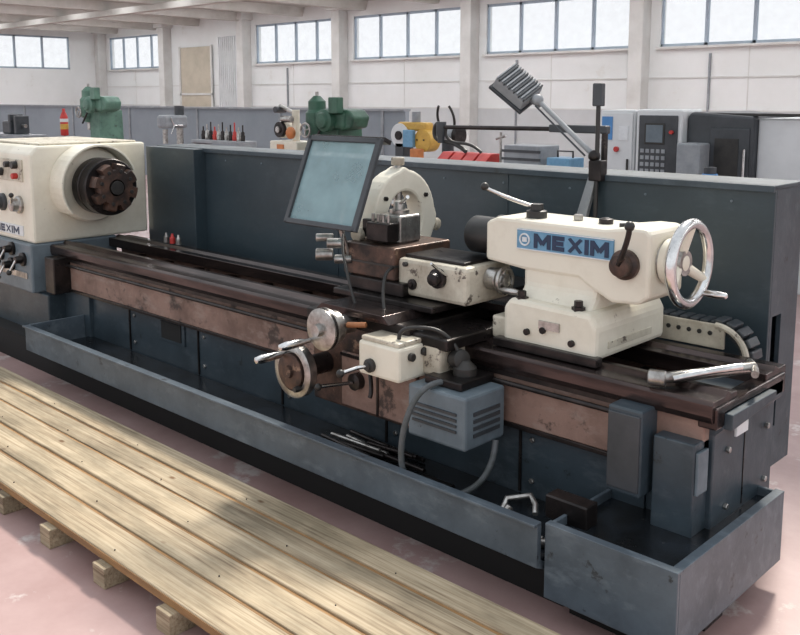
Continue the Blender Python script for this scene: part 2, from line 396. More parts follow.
box('end_label',-1.33,-1.322,3.14,3.24,.68,.72,SIGNW,LA)
for i,(y,z) in enumerate(((3.15,.40),(3.5,.40),(3.15,.62),(3.5,.62))):
    cyl('end_bolt_%d'%(i+1),(-1.36,y,z),(-1.345,y,z),.012,STEEL,LA,seg=6)
box('end_seam',-1.3605,-1.357,3.3,3.306,.36,.70,DARKST,LA)
prism('end_shelf',[(3.05,.79),(3.44,.79),(3.44,.76),(3.05,.73)],'x',-1.40,-1.30,BLUE,LA,.004)
# bed
box('bed_front_casting',-6.4,-1.38,2.995,3.06,.54,.79,RUST,LA,.008)
box('bed_rear_casting',-6.4,-1.38,3.54,3.60,.3,.79,RUST,LA,.008)
prism('bed_front_way',[(2.975,.765),(2.965,.79),(2.965,.835),(2.98,.845),(3.06,.845),(3.09,.862),(3.12,.845),(3.17,.845),(3.17,.77)],'x',-6.4,-1.34,WAY,LA,.003)
prism('bed_rear_way',[(3.43,.78),(3.43,.845),(3.49,.845),(3.52,.86),(3.55,.845),(3.62,.845),(3.625,.80),(3.6,.775)],'x',-6.4,-1.34,WAY,LA,.003)
for i in range(13):
    x=-6.1+i*.38
    box('bed_web_%d'%(i+1),x,x+.07,3.06,3.54,.45,.74,RUSTD,LA,.01)
box('bed_floor',-6.28,-1.62,3.1,3.88,.22,.3,DARKST,LA)
box('bed_end_cap',-1.40,-1.33,2.985,3.60,.74,.82,WAY,LA,.006)
box('bed_rack',-6.15,-1.6,2.98,2.997,.745,.77,DARKST,LA)
cyl('leadscrew',(-6.25,2.965,.722),(-1.6,2.965,.722),.011,DARKST,LA)
box('bed_lower_flange',-6.3,-1.6,2.985,3.03,.525,.545,DARKST,LA,.003)
box('bearing_bracket',-1.70,-1.56,2.88,3.0,.45,.78,BLUE,LA,.008)
box('bracket_cap',-1.695,-1.565,2.872,2.885,.47,.76,DGRAYP,LA,.004)
box('left_bearing_bracket',-6.28,-6.14,2.87,3.0,.52,.78,DARKST,LA,.008)
# rear guard
GT=1.53
box('guard_front_panel',-5.76,-1.53,3.90,3.92,.24,GT,BLUEG,LA,.003)
box('guard_left_panel',-6.42,-5.76,3.80,3.92,.3,GT-.005,BLUEG,LA,.004)
box('guard_top',-6.42,-1.53,3.895,4.22,GT-.02,GT,BLUEG,LA,.004)
box('guard_lip',-5.76,-1.53,3.88,3.9,GT-.03,GT,BLUE,LA,.003)
box('guard_back_panel',-6.42,-1.53,4.2,4.22,.24,GT-.02,BLUEG,LA)
boxes('guard_end_panel',[(-1.55,-1.53,3.92,3.94,.24,GT-.02),(-1.55,-1.53,4.04,4.2,.24,GT-.02),(-1.55,-1.53,3.94,4.04,.24,.43),(-1.55,-1.53,3.94,4.04,.95,GT-.02)],BLUE,LA,.0)
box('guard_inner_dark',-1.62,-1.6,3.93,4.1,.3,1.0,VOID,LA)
boxes('guard_seams',[(x-.003,x+.003,3.896,3.9,.6,GT-.03) for x in (-4.3,-2.95)],BLUE,LA)
boxes('guard_feet',[(-6.2,-6.1,3.9,4.1,0,.24),(-4,-3.9,3.95,4.1,0,.24),(-1.75,-1.65,3.95,4.1,0,.24)],DARKST,LA)
for i in range(10):
    x=-5.5+i*.42
    cyl('guard_rivet_%d'%(i+1),(x,3.895,GT-.08),(x,3.902,GT-.08),.006,BLUEM,LA,seg=8)
# headstock
HX=-6.38
prism('headstock_housing',[(2.85,.86),(2.85,1.50),(2.91,1.56),(3.77,1.56),(3.77,.86)],'x',-7.5,HX,CREAM,LA,.018)
box('headstock_lid',-7.45,HX-.05,2.95,3.72,1.56,1.575,CREAMD,LA,.005)
box('feed_gearbox',-7.5,HX,2.82,3.5,.50,.86,BLUEM,LA,.015)
box('headstock_base',-7.5,-6.25,2.87,3.85,.0,.5,BLUE,LA,.01)
box('headstock_base_step',-6.42,-5.90,3.0,3.1,.2,.56,BLUE,LA,.004)
box('headstock_panel',-7.1,HX-.12,2.838,2.852,1.30,1.46,CREAMD,LA,.004)
box('headstock_strip',-7.45,HX-.16,2.842,2.853,.90,.975,SIGNW,LA,.002)
lettering('headstock_name','MEXIM',-7.02,-6.60,.910,.965,2.841,.016,SIGND,LA)
for i,(x,z,r) in enumerate(((-6.58,1.42,.028),(-6.70,1.42,.022),(-6.58,1.34,.022),(-6.83,1.36,.03),(-6.98,1.38,.04))):
    cyl('panel_button_%d'%(i+1),(x,2.84,z),(x,2.80,z),r,BLACK if i!=2 else REDP,LA)
for i,(x,z) in enumerate(((-6.58,1.13),(-6.86,1.13))):
    rev('speed_dial_%d'%(i+1),(x,2.852,z),(0,-1,0),[(0,.065),(.02,.065),(.03,.05),(.07,.045),(.075,.03)],STEEL if i==0 else DGRAYP,LA)
    cyl('speed_lever_%d'%(i+1),(x,2.79,z),(x+.07,2.76,z+.08),.009,CHROME,LA); sphere('speed_knob_%d'%(i+1),(x+.07,2.76,z+.08),.018,BLACK,LA)
for i,(x,z) in enumerate(((-6.50,.74),(-6.70,.68),(-6.88,.74),(-6.68,.80))):
    rev('feed_dial_%d'%(i+1),(x,2.822,z),(0,-1,0),[(0,.05),(.02,.05),(.025,.03),(.07,.025)],DARKST,LA)
    cyl('feed_lever_%d'%(i+1),(x,2.76,z),(x-.03,2.72,z-.09),.008,CHROME,LA); sphere('feed_knob_%d'%(i+1),(x-.03,2.72,z-.09),.02,BLACK,LA)
box('gearbox_plate',-7.0,-6.45,2.813,2.822,.60,.645,STEEL,LA,.002)
AX=(3.28,1.265)
rev('spindle_housing',(HX-.005,AX[0],AX[1]),(1,0,0),[(0,.275),(.08,.275),(.10,.26),(.102,.2)],CREAM,LA,48)
arc=[math.radians(a) for a in range(20,225,8)]
prism('chuck_guard_cover',[(AX[0]+.30*math.cos(t),AX[1]+.30*math.sin(t)) for t in arc]+[(AX[0]+.285*math.cos(t),AX[1]+.285*math.sin(t)) for t in arc[::-1]],'x',HX,HX+.20,CREAM,LA,.003)
rev('chuck_backplate',(HX+.09,AX[0],AX[1]),(1,0,0),[(0,.16),(.06,.16),(.062,.195),(.07,.205),(.15,.205),(.155,.199),(.165,.199),(.17,.205),(.255,.205),(.263,.197)],DARKST,LA,64)
rev('chuck_face',(HX+.34,AX[0],AX[1]),(1,0,0),[(0,.172),(.08,.172),(.09,.164),(.091,.06),(.03,.055)],RUSTD,LA,96,
    rfun=lambda a,d:(.76 if (math.degrees(a)%45)<15 else 1.0) if d<.0905 and d!=.03 else 1)
rev('spindle_bore',(HX+.41,AX[0],AX[1]),(1,0,0),[(0,.05),(.03,.05),(.031,.035)],BLACK,LA)
for k in range(8):
    t=math.radians(k*45+28)
    cyl('chuck_bolt_%d'%(k+1),(HX+.425,AX[0]+.12*math.cos(t),AX[1]+.12*math.sin(t)),(HX+.437,AX[0]+.12*math.cos(t),AX[1]+.12*math.sin(t)),.014,BLACK,LA,seg=12)
# tailstock
TS=LA
prism('tailstock_base',[(-2.33,.862),(-1.87,.862),(-1.87,1.00),(-1.90,1.05),(-2.30,1.06),(-2.33,1.02)],'y',3.06,3.62,CREAM,TS,.02)
prism('tailstock_neck',[(3.10,1.03),(3.16,1.10),(3.16,1.22),(3.42,1.22),(3.44,1.10),(3.54,1.03)],'x',-2.30,-1.93,CREAM,TS,.02)
prism('tailstock_body',[(-2.50,1.19),(-2.50,1.36),(-2.44,1.385),(-1.90,1.385),(-1.80,1.40),(-1.72,1.40),(-1.70,1.38),(-1.70,1.13),(-1.74,1.10),(-1.86,1.09),(-1.95,1.13),(-2.02,1.17),(-2.3,1.17)],'y',3.15,3.43,CREAM,TS,.03)
rev('quill_nose',(-2.50,AX[0],AX[1]+.01),(-1,0,0),[(-.02,.10),(.02,.10),(.03,.085),(.16,.085),(.17,.078),(.171,.03),(.12,.028)],BLACK,TS,32)
box('name_plate',-2.325,-1.855,3.143,3.152,1.260,1.347,SIGNB,TS,.002)
boxes('name_plate_border',[(-2.325,-1.855,3.141,3.144,1.260,1.264),(-2.325,-1.855,3.141,3.144,1.343,1.347)],SIGNW,TS)
lettering('name_text','MEXIM',-2.235,-1.875,1.272,1.334,3.141,.018,SIGND,TS)
torus('name_logo_ring',(-2.283,3.141,1.303),(0,1,0),.024,.004,SIGNW,TS,24,8)
box('name_logo',-2.295,-2.271,3.139,3.143,1.293,1.313,SIGNW,TS)
rev('clamp_hub',(-2.30,3.25,1.385),(0,0,1),[(0,.045),(.03,.045),(.035,.03),(.06,.028)],BLACK,TS)
tube('clamp_lever',[(-2.30,3.25,1.43),(-2.36,3.2,1.45),(-2.44,3.14,1.49),(-2.47,3.1,1.515)],.009,CHROME,TS); sphere('clamp_ball',(-2.47,3.1,1.52),.018,BLACK,TS)
rev('oil_cap',(-1.98,3.29,1.385),(0,0,1),[(0,.03),(.02,.03),(.025,.015)],DARKST,TS)
cyl('top_pin',(-2.12,3.3,1.385),(-2.12,3.3,1.41),.02,STEEL,TS)
cyl('top_pin_b',(-1.86,3.22,1.385),(-1.86,3.22,1.405),.015,BLACK,TS)
rev('quill_lock_hub',(-1.80,3.15,1.255),(0,-1,0),[(-.01,.06),(.02,.06),(.03,.045),(.06,.042),(.065,.02)],RUSTD,TS)
tube('quill_lock_lever',[(-1.80,3.09,1.26),(-1.78,3.08,1.30),(-1.75,3.07,1.36),(-1.74,3.06,1.41)],.011,DARKST,TS); sphere('quill_lock_ball',(-1.74,3.06,1.42),.02,BLACK,TS)
rev('wheel_hub_cone',(-1.705,AX[0],AX[1]),(1,0,0),[(0,.085),(.03,.08),(.05,.055),(.09,.05)],STEEL,TS)
handwheel('tailstock_wheel',(-1.645,AX[0],AX[1]),(1,0,0),.155,TS,CHROME,CREAM,3,True,2.2,.022,.045,.024,.5)
rev('tailstock_dial',(-1.69,AX[0],AX[1]),(1,0,0),[(0,.09),(.025,.09),(.027,.06)],CREAM,TS,32)
for i,x in enumerate((-2.26,-1.98)):
    rev('base_bolt_%d'%(i+1),(x,3.10,1.045),(0,0,1),[(0,.028),(.02,.028),(.022,.018),(.045,.018)],DARKST,TS,6)
for i,(x,z) in enumerate(((-2.2,.93),(-2.12,.95),(-1.98,.92))):
    cyl('base_screw_%d'%(i+1),(x,3.062,z),(x,3.045,z),.014,DARKST,TS)
box('base_label',-2.14,-2.04,3.052,3.062,.955,.99,STEEL,TS)
boxes('base_slot',[(-1.872,-1.866,3.15,3.5,.90,.93)],CREAMD,TS,.002)
box('tailstock_wiper',-2.36,-1.85,3.03,3.08,.848,.885,DARKST,TS,.004)
box('tailstock_clamp_plate',-2.42,-2.33,3.10,3.5,.862,.96,CREAMD,TS,.01)
rev('clamp_nut',(-2.375,3.2,.96),(0,0,1),[(0,.03),(.03,.03),(.032,.015),(.06,.015)],DARKST,TS,6)
# cable chain
box('chain_trough',-3.6,-1.75,3.68,3.80,.85,.875,CREAMD,LA,.003)
box('chain_trough_wall',-3.6,-1.62,3.665,3.68,.84,.945,CREAMD,LA,.003)
for i in range(26):
    x=-2.9+i*.048
    box('chain_link_%d'%(i+1),x,x+.038,3.70,3.79,.88,.95,DGRAYP,LA,.006)
    cyl('chain_pin_%d'%(i+1),(x+.019,3.664,.905),(x+.019,3.657,.905),.010,BLACK,LA,seg=10)
for k in range(9):
    t=math.radians(90-k*20); cx,cz=-1.66,.80
    x=cx+.13*math.cos(t); z=cz+.13*math.sin(t)
    o=box('chain_bend_%d'%(k+1),-.02,.02,3.69,3.79,-.03,.03,DGRAYP,LA,.006)
    o.matrix_parent_inverse=Matrix.Translation((x,0,z))@Matrix.Rotation(-t+math.pi/2,4,'Y')
torus('chain_bend_cover',(-1.66,3.67,.80),(0,1,0),.14,.014,CREAMD,LA,24,8,-math.pi/2,math.pi/2)
# carriage
CX0,CX1=-3.32,-2.42
box('saddle_front_wing',CX0,CX1,2.80,3.2,.848,.90,DARKST,LA,.008)
box('saddle_rear_wing',CX0,CX1+.05,3.38,3.72,.848,.90,DARKST,LA,.008)
box('saddle_bridge',-3.2,-2.62,2.78,3.74,.87,.925,DARKST,LA,.006)
prism('cross_slide_dovetail',[(-3.18,.925),(-2.70,.925),(-2.74,.96),(-3.14,.96)],'y',2.74,3.78,WAY,LA,.002)
box('cross_slide',-3.27,-2.62,2.93,3.78,.955,.985,DARKST,LA,.006)
box('cross_slide_rear',-2.62,-2.30,3.25,3.80,.93,.965,WAY,LA,.005)
box('compound_base',-3.22,-2.85,2.98,3.40,.985,1.05,DARKST,LA,.008)
box('compound_slide',-3.27,-2.92,3.0,3.40,1.05,1.205,RUSTD,LA,.008)
boxes('compound_slots',[(-3.275,-2.915,2.996,3.405,1.115,1.125)],BLACK,LA)
box('compound_cream_block',-2.92,-2.50,3.02,3.34,.99,1.165,CREAMD,LA,.02)
box('compound_cream_lid',-2.90,-2.54,3.05,3.31,1.165,1.18,DARKST,LA,.006)
rev('compound_front_dial',(-2.66,3.02,1.10),(0,-1,0),[(0,.045),(.02,.045),(.022,.032),(.05,.028),(.055,.012)],DARKST,LA)
rev('compound_front_dial_b',(-2.82,3.02,1.05),(0,-1,0),[(0,.025),(.01,.025),(.012,.012),(.02,.01)],DARKST,LA)
cyl('compound_screw_boss',(-2.50,3.18,1.10),(-2.44,3.18,1.10),.05,STEEL,LA)
handwheel('compound_wheel',(-2.43,3.18,1.10),(1,0,0),.055,LA,STEEL,STEEL,3,True,.6,.010,.015)
for i,z in enumerate((1.03,1.14)):
    cyl('compound_bolt_%d'%(i+1),(-2.86,3.02,z),(-2.86,3.0,z),.012,BLACK,LA,seg=6)
box('tool_post_body',-3.15,-3.0,3.12,3.27,1.205,1.34,STEEL,LA,.01)
boxes('tool_holders',[(-3.24,-3.155,3.10,3.26,1.22,1.31),(-3.14,-3.0,3.03,3.115,1.22,1.31)],DARKST,LA,.006)
rev('tool_post_nut',(-3.075,3.195,1.34),(0,0,1),[(0,.05),(.02,.05),(.022,.03),(.06,.028),(.065,.015)],STEEL,LA)
for i in range(4):
    cyl('tool_screw_%d'%(i+1),(-3.12+i*.035,3.06,1.31),(-3.12+i*.035,3.06,1.35),.009,STEEL,LA,seg=6)
tube('tool_post_lever',[(-3.07,3.19,1.39),(-3.0,3.15,1.41),(-2.93,3.1,1.44)],.009,CHROME,LA)
# steady rest
sc=(3.36,1.29); SX=-3.30
pts=[];inn=[]
for a in range(-60,241,10):
    t=math.radians(a); k=1.0+(.06 if a in (-10,0,90,180,190) else 0)
    pts.append((sc[0]+.23*k*math.cos(t),sc[1]+.25*k*math.sin(t)))
for a in range(240,-61,-10):
    t=math.radians(a); inn.append((sc[0]+.125*math.cos(t),sc[1]+.14*math.sin(t)))
V=[];F=[]; n=len(pts)
for x in (SX,SX+.11):
    for p in pts: V.append((x,p[0],p[1]))
    for p in inn[::-1]: V.append((x,p[0],p[1]))
for i in range(n-1):
    F.append((i,i+1,n+i+1,n+i)); F.append((2*n+i,2*n+i+1,3*n+i+1,3*n+i))
    F.append((i,i+1,2*n+i+1,2*n+i)); F.append((n+i,n+i+1,3*n+i+1,3*n+i))
F.append((0,n,3*n,2*n)); F.append((n-1,2*n-1,4*n-1,3*n-1))
mesh('steady_rest_ring',V,F,CREAM,LA,.014)
prism('steady_rest_foot',[(3.20,1.14),(3.16,.9),(3.58,.9),(3.56,1.14),(3.47,1.2),(3.27,1.18)],'x',SX-.02,SX+.13,CREAM,LA,.015)
for i,a in enumerate((90,-12,192)):
    t=math.radians(a); d=Vector((0,math.cos(t),math.sin(t))); c=Vector((SX+.055,sc[0],sc[1]))
    cyl('steady_finger_%d'%(i+1),c+d*.08,c+d*.285,.022,STEEL,LA); cyl('steady_knob_%d'%(i+1),c+d*.27,c+d*.31,.034,CREAMD,LA)
    cyl('steady_roller_%d'%(i+1),c+d*.07-Vector((.03,0,0)),c+d*.07+Vector((.03,0,0)),.022,STEEL,LA)
for i,a in enumerate((35,145)):
    t=math.radians(a)
    cyl('steady_bolt_%d'%(i+1),(SX+.105,sc[0]+.18*math.cos(t),sc[1]+.195*math.sin(t)),(SX+.125,sc[0]+.18*math.cos(t),sc[1]+.195*math.sin(t)),.012,DARKST,LA,seg=6)
# apron
box('apron_plate',-3.32,-2.55,2.84,2.97,.44,.85,RUSTD,LA,.01)
box('apron_plate_face',-3.10,-2.62,2.825,2.842,.46,.72,RUST,LA,.006)
boxes('apron_trim',[(-3.10,-2.62,2.818,2.826,.70,.715),(-2.86,-2.85,2.818,2.826,.46,.70)],DARKST,LA)
box('apron_gearbox',-2.80,-2.555,2.65,2.98,.715,.865,CREAM,LA,.014)
box('apron_gearbox_lid',-2.79,-2.565,2.66,2.97,.865,.885,CREAMD,LA,.006)
box('apron_rear_block',-2.56,-2.46,2.80,3.1,.73,.87,CREAMD,LA,.012)
rev('apron_dial',(-2.72,2.65,.765),(0,-1,0),[(0,.03),(.015,.03),(.02,.018),(.03,.018)],BLACK,LA)
tube('apron_joystick',[(-2.72,2.64,.765),(-2.735,2.58,.765),(-2.75,2.50,.755)],.009,CHROME,LA,False); sphere('apron_joystick_knob',(-2.75,2.50,.755),.018,BLACK,LA)
for i,(y,z) in enumerate(((2.72,.82),(2.80,.83),(2.90,.80))):
    cyl('apron_button_%d'%(i+1),(-2.555,y,z),(-2.535,y,z),.018,BLACK,LA)
rev('black_knob',(-2.46,2.88,.80),(1,-.3,.2),[(0,.03),(.03,.03),(.04,.045),(.08,.04),(.085,.02)],BLACK,LA)
box('motor_cover',-2.55,-2.235,2.70,2.96,.49,.715,BLUEM,LA,.012)
boxes('motor_louvres',[(-2.52,-2.28,2.694,2.702,.56+i*.024,.571+i*.024) for i in range(4)]+[(-2.234,-2.229,2.75,2.92,.54+i*.03,.555+i*.03) for i in range(4)],DGRAYP,LA)
box('motor_bracket',-2.5,-2.3,2.75,2.97,.715,.75,DARKST,LA,.006)
rev('motor_end',(-2.38,2.87,.75),(0,0,1),[(0,.05),(.03,.05),(.04,.04),(.06,.02)],BLACK,LA)
cyl('cross_screw_boss',(-2.98,2.78,.885),(-2.98,2.64,.885),.045,STEEL,LA)
rev('cross_feed_dial',(-2.98,2.68,.885),(0,-1,0),[(0,.075),(.05,.075),(.052,.095),(.085,.095),(.09,.08),(.092,.03),(.12,.026)],STEEL,LA,40)
rev('cross_feed_ring',(-2.98,2.615,.885),(0,-1,0),[(0,.097),(.012,.097)],DARKST,LA,40)
rev('cross_feed_handle',(-3.05,2.59,.825),(0,-1,0),[(0,.010),(.03,.011),(.05,.018),(.14,.02),(.17,.014),(.175,.006)],CHROME,LA,20)
cyl('carriage_wheel_boss',(-3.22,2.85,.64),(-3.22,2.66,.64),.05,DARKST,LA)
rev('carriage_wheel_disc',(-3.22,2.67,.64),(0,-1,0),[(0,.125),(.01,.13),(.045,.13),(.05,.122),(.051,.095),(.035,.09)],STEEL,LA,48)
rev('carriage_wheel_dial',(-3.22,2.64,.64),(0,-1,0),[(0,.085),(.03,.085),(.035,.065),(.036,.03),(.05,.028)],RUSTD,LA,32)
rev('carriage_wheel_handle',(-3.27,2.635,.715),(0,-1,0),[(0,.010),(.03,.011),(.05,.018),(.15,.021),(.18,.015),(.185,.006)],CHROME,LA,20)
rev('carriage_wheel_knob',(-3.16,2.635,.57),(0,-1,0),[(0,.012),(.03,.016),(.05,.012)],BLACK,LA,20)
rev('halfnut_hub',(-2.98,2.83,.60),(0,-1,0),[(0,.04),(.04,.04),(.045,.02)],DARKST,LA)
tube('halfnut_lever',[(-2.98,2.78,.60),(-3.0,2.70,.605),(-3.02,2.62,.61)],.009,CHROME,LA); sphere('halfnut_knob',(-3.02,2.61,.61),.017,BLACK,LA)
tube('apron_hook_lever',[(-2.88,2.80,.68),(-2.84,2.76,.66),(-2.80,2.74,.62),(-2.81,2.73,.58)],.010,DARKST,LA)
cyl('copper_union',(-2.90,2.68,.905),(-2.81,2.71,.915),.013,COPPER,LA)
# hoses
tube('coolant_hose',[(-2.40,2.80,.73),(-2.42,2.66,.76),(-2.47,2.60,.62),(-2.5,2.60,.45),(-2.50,2.62,.33),(-2.42,2.66,.25),(-2.30,2.75,.26),(-2.2,2.84,.36),(-2.22,2.88,.5)],.013,RUBBER,LA)
tube('control_cable',[(-2.95,3.1,1.10),(-2.93,2.96,1.14),(-2.90,2.9,1.04),(-2.84,2.85,.95),(-2.80,2.84,.90),(-2.7,2.8,.92),(-2.6,2.85,.9)],.008,BLACK,LA)
tube('control_cable_b',[(-2.62,2.72,.885),(-2.62,2.72,.93),(-2.55,2.75,.95),(-2.45,2.85,.93),(-2.40,2.86,.83)],.009,BLACK,LA)
tube('shield_cable',[(-3.26,3.0,1.28),(-3.2,2.92,1.2),(-3.1,2.86,1.12),(-3.04,2.84,1.0),(-3.0,2.84,.92)],.007,BLACK,LA)
tube('thin_lever',[(-2.60,3.30,1.0),(-2.62,3.1,1.06),(-2.62,2.98,1.14),(-2.60,2.9,1.19)],.006,CHROME,LA)
for i,(x,y,z,r) in enumerate(((-3.36,2.90,1.14,.03),(-3.30,2.92,1.20,.025),(-3.28,2.95,1.12,.022),(-3.38,2.92,1.22,.02))):
    cyl('shield_clamp_%d'%(i+1),(x,y,z),(x+.06,y+.06,z),r,STEEL,LA)
tube('shield_post',[(-3.24,3.02,1.12),(-3.24,2.96,1.26),(-3.22,2.97,1.5)],.012,STEEL,LA,False)
def SP(x,t,off=0):
    return (x, 2.83+.17*t-off*.92, 1.295+.41*t+off*.39)
def sbar(n,xa,xb,ta,tb,th,m,w=.0):
    V=[SP(xa,ta,0),SP(xb,ta,0),SP(xb,tb,0),SP(xa,tb,0),SP(xa,ta,th),SP(xb,ta,th),SP(xb,tb,th),SP(xa,tb,th)]
    return mesh(n,V,[(0,3,2,1),(4,5,6,7),(0,1,5,4),(1,2,6,5),(2,3,7,6),(3,0,4,7)],m,LA,.003)
sbar('shield_pane',-3.48,-3.01,.02,.98,.006,SHIELD)
sbar('shield_frame_bottom',-3.495,-2.995,-.01,.045,.02,DGRAYP)
sbar('shield_frame_top',-3.495,-2.995,.955,1.01,.02,DGRAYP)
sbar('shield_frame_left',-3.497,-3.472,-.01,1.01,.02,DGRAYP)
sbar('shield_frame_right',-3.018,-2.985,-.01,1.01,.02,DGRAYP)
sbar('shield_back_channel',-3.495,-2.985,.99,1.04,-.05,DARKST)

# lamp & boom
WL=empty('work_lamp')
cyl('lamp_pole',(-2.385,3.86,1.30),(-2.385,3.86,1.96),.011,BLACK,WL)
box('pole_top_clamp',-2.41,-2.36,3.84,3.88,1.86,1.97,DGRAYP,WL,.006)
box('pole_bracket',-2.42,-2.35,3.84,3.90,1.50,1.60,DARKST,WL,.005)
mesh('support_bar',[(-2.50,3.85,1.29),(-2.44,3.85,1.29),(-2.37,3.85,1.57),(-2.41,3.85,1.57),(-2.50,3.88,1.29),(-2.44,3.88,1.29),(-2.37,3.88,1.57),(-2.41,3.88,1.57)],[(0,1,2,3),(4,7,6,5),(0,4,5,1),(1,5,6,2),(2,6,7,3),(3,7,4,0)],GRAYP,WL,.004)
cyl('lamp_arm',(-2.40,3.86,1.62),(-2.74,3.86,1.89),.013,GRAYP,WL)
cyl('lamp_arm_rod',(-2.44,3.84,1.62),(-2.74,3.84,1.86),.005,DGRAYP,WL)
sphere('lamp_joint',(-2.74,3.86,1.89),.03,GRAYP,WL); sphere('lamp_elbow',(-2.40,3.86,1.62),.03,DARKST,WL)
Mh=Matrix.Translation((-2.87,3.86,1.955))@Matrix.Rotation(math.radians(40),4,'Y')@Matrix.Rotation(math.radians(15),4,'Z')@Matrix.Rotation(math.radians(25),4,'X')
def hbox(n,a,m,bv=.004):
    x0,x1,y0,y1,z0,z1=a
    V=[Mh@Vector(p) for p in [(x0,y0,z0),(x1,y0,z0),(x1,y1,z0),(x0,y1,z0),(x0,y0,z1),(x1,y0,z1),(x1,y1,z1),(x0,y1,z1)]]
    return mesh(n,V,[(0,3,2,1),(4,5,6,7),(0,1,5,4),(1,2,6,5),(2,3,7,6),(3,0,4,7)],m,WL,bv)
hbox('lamp_head',(-.10,.10,-.08,.08,-.035,.035),GRAYP,.01)
hbox('lamp_bezel',(-.11,.11,-.09,.09,-.05,-.03),DGRAYP)
for i in range(12):
    hbox('lamp_fin_%d'%i,(-.095+i*.0165,-.087+i*.0165,-.08,.08,.03,.048),DGRAYP if i%2 else GRAYP,.001)
hbox('lamp_neck',(.09,.16,-.015,.015,-.01,.02),GRAYP)
BA=empty('swivel_boom_arm')
cyl('boom_tube',(-3.45,3.95,1.735),(-2.40,3.95,1.745),.012,DARKST,BA)
box('boom_block',-2.72,-2.38,3.93,3.97,1.725,1.765,DGRAYP,BA,.006)
cyl('boom_post',(-2.40,3.95,1.53),(-2.40,3.95,1.76),.016,DARKST,BA)
tube('boom_cable',[(-3.45,3.95,1.735),(-3.5,3.95,1.78),(-3.55,3.96,1.70),(-3.50,3.96,1.64),(-3.4,3.97,1.66),(-3.3,3.97,1.60)],.012,BLACK,BA)
tube('boom_cable_b',[(-3.42,3.95,1.74),(-3.46,3.95,1.70),(-3.4,3.97,1.62),(-3.28,3.98,1.66),(-3.2,3.98,1.60)],.009,BLACK,BA)
rev('boom_head',(-3.47,3.95,1.735),(0,0,-1),[(-.03,.03),(.03,.03),(.06,.02),(.09,.02)],DGRAYP,BA)

# loose tools
W=empty('chuck_wrench')
tube('shaft',[(-1.56,3.0,.880),(-1.47,3.16,.880),(-1.37,3.38,.880)],.022,STEEL,W)
cyl('socket',(-1.60,2.99,.880),(-1.54,3.01,.880),.030,STEEL,W)
tube('handle_bar',[(-1.42,3.46,.874),(-1.36,3.38,.880),(-1.32,3.27,.885)],.014,STEEL,W)
tube('second_bar',[(-1.52,3.02,.882),(-1.44,3.12,.905),(-1.36,3.24,.915)],.014,CHROME,W)
C=empty('g_clamp')
tube('frame',[(-2.05,2.70,.30),(-2.06,2.75,.34),(-1.98,2.80,.36),(-1.93,2.76,.35),(-1.91,2.73,.33)],.012,STEEL,C,False)
cyl('screw',(-2.02,2.66,.262),(-1.85,2.70,.262),.010,STEEL,C); cyl('jaw',(-2.05,2.66,.25),(-2.02,2.72,.33),.016,STEEL,C)
cyl('swivel_pad',(-1.86,2.68,.25),(-1.83,2.71,.25),.018,STEEL,C)
R=empty('round_bar_pile')
for i in range(9):
    x=-3.15+random.uniform(-.1,.15); y=2.80+i*.022; 
    cyl('bar_%d'%(i+1),(x,y,.25+.018*(i%2)),(x+.38+random.uniform(-.1,.1),y+random.uniform(-.04,.04),.25+.018*(i%2)),.011,DARKST if i%3 else STEEL,R)
box('plate',-2.6,-2.42,2.72,2.86,.236,.25,DARKST,R,.003)
K=empty('small_tool_cans')
for i,(x,c) in enumerate(((-5.78,STEEL),(-5.70,REDP),(-5.62,STEEL))):
    rev('can_%d'%(i+1),(x,3.56,.86),(0,0,1),[(0,.02),(.04,.02),(.05,.012),(.07,.008)],c,K,16)

# ================================================================== BACKGROUND MACHINES
def knee_mill(name,x,y,top,m,m2=GRAYP,w=1.0):
    g=empty(name); h=top
    box('base',x-.4,x+.4,y-.45,y+.45,0,.18,m,g,.02)
    prism('column',[(x-.26,.18),(x+.26,.18),(x+.20,h-.45),(x-.20,h-.45)],'y',y-.1,y+.4,m,g,.03)
    box('knee',x-.2,x+.2,y-.5,y-.05,.6,.85,m,g,.02); box('table',x-.6,x+.6,y-.45,y-.15,.9,.98,STEEL,g,.01)
    box('ram',x-.20,x+.45,y-.2,y+.2,h-.47,h-.22,m,g,.05)
    prism('ram_nose',[(x+.3,h-.5),(x+.55,h-.45),(x+.6,h-.3),(x+.5,h-.2),(x+.3,h-.18)],'y',y-.17,y+.17,m,g,.03)
    rev('head_body',(x-.30,y-.05,h-.70),(0,0,1),[(0,.09),(.08,.12),(.12,.17),(.45,.17),(.5,.13),(.62,.13),(.66,.09),(.70,.05)],m,g)
    cyl('quill',(x-.30,y-.05,h-.85),(x-.30,y-.05,h-.68),.05,STEEL,g)
    rev('side_gearcase',(x+.1,y-.2,h-.35),(0,-1,0),[(0,.17),(.08,.16),(.1,.12),(.14,.1),(.15,.04)],m,g)
    box('switch_box',x+.22,x+.42,y-.3,y-.18,h-.25,h-.02,m2,g,.015)
    torus('feed_wheel',(x-.30,y-.28,h-.5),(0,1,0),.10,.015,STEEL,g,24,8)
    for k in range(3):
        t=k*2.1+.3; cyl('feed_spoke_%d'%k,(x-.30,y-.28,h-.5),(x-.30+.1*math.cos(t),y-.28,h-.5+.1*math.sin(t)),.01,STEEL,g)
    boxes('vents',[(x+.02,x+.18,y-.206,y-.2,h-.30+k*.02,h-.292+k*.02) for k in range(3)],BLACK,g)
    cyl('draw_bar',(x-.30,y-.05,h),(x-.30,y-.05,h+.06),.025,STEEL,g)
    cyl('light_stem',(x-.05,y-.22,h-.5),(x-.12,y-.3,h-.72),.018,DARKST,g)
    return g
knee_mill('milling_machine',-16.9,9,2.12,GREENP,GREENP)
knee_mill('second_milling_machine',-10.0,9,1.93,GREEND,GREEND)  # another milling machine, in darker green
g=empty('fire_extinguisher')
